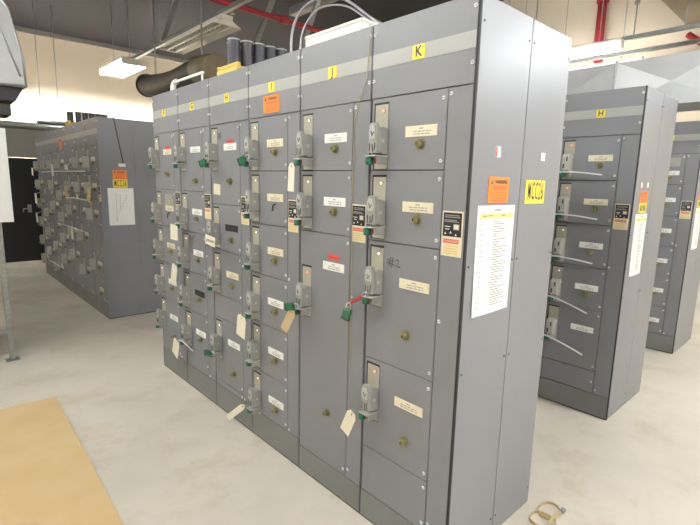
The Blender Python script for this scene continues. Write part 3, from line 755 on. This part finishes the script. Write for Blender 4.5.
# hanging wires on the far left wall and the right
m = MB()
for x, y, z0 in ((-10.5,.55,2.6),(-10.5,.86,2.6)): m.cyl((x,y,z0), (x,y,4.99), .007, 'galv', seg=6)
tag(obj('hanger_wires', m), 'thin vertical hanger rods before the far wall', 'rods')['kind'] = 'stuff'
for x, y, lb in ((-1.26,5.35,'left of two'),(-.72,5.35,'right of two')):
    m = MB(); m.cyl((0,0,0), (0,0,.42), .008, 'galv', seg=6); m.cyl((0,0,.38), (0,0,.42), .03, 'galv', seg=10)
    tag(obj('hanger_rod', m, None, (x,y,3.525)), 'thin rod holding the upper right rails, '+lb, 'rod', 'rods of the upper right rails')
# conduit and cable tray on the partition
m = MB(); m.cyl((-9.148,-1.6,2.50), (-9.148,1.4,2.50), .05, 'galv', seg=12)
tag(obj('conduit', m), 'grey pipe along the top of the grey partition at far left', 'pipe')
m = MB(); m.box((-9.33,.25,2.561), (-9.15,1.1,2.58), 'galv'); m.box((-9.17,.25,2.561), (-9.15,1.1,2.61), 'galv')
for k in range(7): m.tube([(-9.31+.02*k,.25,2.60),(-9.30+.02*k,.6,2.605+.006*(k%3)),(-9.31+.02*k,1.1,2.60)], .012, 'softblack', 6)
tag(obj('cable_tray', m), 'dark cable tray with cables on top of the grey partition', 'cable tray')

# ------------------------------------------------------------------ floor things
m = MB(); m.box((-2.44,-1.22,0), (0,0,.018), 'ply', .001)
for (x, y, a, l) in ((-.9,-.35,.6,.12),(-1.0,-.32,.4,.16),(-.62,-.42,1.1,.05),(-.5,-.5,.5,.04),(-.3,-.25,.8,.03),(-1.5,-.8,.3,.08)):
    m.tube([(x,y,.0182),(x+l*math.cos(a),y+l*math.sin(a),.0182)], .0015, 'tagbrown', 4)
tag(obj('plywood_sheet', m, None, (-.45,-.925,0), (0,0,math.radians(-1.6)+0)), 'tan plywood sheet lying on the floor at lower left', 'plywood')
def coil():
    r = thing('strap_coil', 'tan strap coiled in loops on the floor by the near cabinet corner', 'strap', (.115,.735,0))
    m = MB(); pts = []
    for k in range(24):
        a = 2*PI*k/24; pts.append((.048*math.cos(a), .048*math.sin(a)*1.25, .016+.006*math.sin(a)))
    m.tube(pts, .01, 'strap', closed=True, flat=(.003,.016)); obj('loop', m, r)
    m = MB(); pts = []
    for k in range(17):
        a = -.6+1.9*PI*k/16; pts.append((.010+.06*math.cos(a), -.085+.06*math.sin(a), .010+.004*math.sin(3*a)))
    m.tube(pts, .01, 'strap', flat=(.003,.014)); obj('loop', m, r)
    m = MB(); m.tube([(.045,.03,.022),(.04,-.03,.028),(.045,-.09,.022),(.055,-.16,.008)], .01, 'strap', flat=(.014,.003)); obj('loose_end', m, r)
    m = MB(); m.box((.038,.030,.012), (.060,.062,.030), 'inkgrey', .003); obj('buckle', m, r)
coil()

# ------------------------------------------------------------------ room
XL, XR, YB, YF = -12.7, 4.6, 6.8, -5.2
m = MB(); m.box((XL,YF,-.1), (XR,YB,0), 'concrete'); struct('floor', m)
m = MB(); m.box((XL-.15,YF-.15,CEIL), (XR+.15,YB+.15,CEIL+.1), 'ceil'); struct('ceiling', m)
m = MB(); m.box((XL-.1,YF,0), (XL,YB,CEIL), 'wall')
struct('wall_left', m)
m = MB(); m.box((XL,YB,0), (XR,YB+.1,CEIL), 'wall_back')
for x in (-2.79,-3.53,1.2,-7): m.box((x-.006,YB-.001,0), (x+.006,YB,CEIL), 'inkgrey')
struct('wall_back', m)
m = MB(); m.box((XR,YF,0), (XR+.1,YB,CEIL), 'wall'); struct('wall_right', m)
m = MB(); m.box((XL,YF-.1,0), (XR,YF,CEIL), 'wall'); struct('wall_front', m)
m = MB(); m.box((-1.05,4.2,3.94), (XR,YB,4.04), 'slab'); struct('trim_1', m)                                   # lower ceiling slab
m = MB(); m.box((XL,YB-.03,0), (XR,YB,.30), 'curb'); struct('baseboard_back', m)
m = MB(); m.box((XL,YF,4.9), (XL+.08,YB,CEIL), 'galv'); struct('trim_2', m)
# partition with the dark doorway
m = MB(); m.box((-9.35,-3.2,0), (-9.2,-.62,2.56), 'partition'); m.box((-9.35,.62,0), (-9.2,6.8,2.56), 'partition'); m.box((-9.35,-.62,1.95), (-9.2,.62,2.56), 'partition')
struct('wall_partition', m)
r = bpy.data.objects.new('door_1', None); C.objects.link(r); r.location = (-9.2,0,0); r['kind'] = 'structure'
m = MB(); m.box((-.10,-.61,.09), (-.04,.61,1.94), 'door_black', .003); obj('door_leaf', m, r)
m = MB(); m.cyl((-.04,.02,1.05), (.03,.02,1.05), .012, 'steel', seg=10); m.tube([(.03,.02,1.05),(.03,-.08,1.05),(.02,-.09,.99)], .012, 'steel', 8); m.box((-.04,-.01,.98), (-.034,.05,1.12), 'steel'); obj('door_handle', m, r)
m = MB(); m.box((-9.35,-3.2,0), (-9.12,6.0,.09), 'curb', .004); struct('baseboard_partition', m)

# ------------------------------------------------------------------ world, camera, view
w = bpy.data.worlds.new('World'); bpy.context.scene.world = w; w.use_nodes = True
w.node_tree.nodes['Background'].inputs[0].default_value = (.9,.95,1,1); w.node_tree.nodes['Background'].inputs[1].default_value = .3
cam = bpy.data.cameras.new('camera'); co = bpy.data.objects.new('camera', cam); C.objects.link(co)
cam.sensor_width = 36; cam.lens = 468.06*36/700; cam.clip_start = .05
yaw, pitch, roll = 2.395265, -.167785, .0230805
yaw = math.radians(137.23859); pitch = math.radians(-9.61330); roll = math.radians(1.32241)
fw = Vector((math.cos(pitch)*math.cos(yaw), math.cos(pitch)*math.sin(yaw), math.sin(pitch)))
rt = Vector((math.sin(yaw), -math.cos(yaw), 0)); up = rt.cross(fw)
c, s = math.cos(roll), math.sin(roll)
r2 = rt*c+up*s; u2 = rt*-s+up*c
M = Matrix((r2, u2, -fw)).transposed().to_4x4(); M.translation = Vector((.979,-1.4802,1.6326))
co.matrix_world = M
sc = bpy.context.scene; sc.camera = co
sc.view_settings.view_transform = 'Standard'; sc.view_settings.look = 'None'; sc.view_settings.gamma = 1; sc.view_settings.use_curve_mapping = False
sc.view_settings.exposure = 0.98
sc.cycles.use_denoising = True
sc.cycles.max_bounces = 6
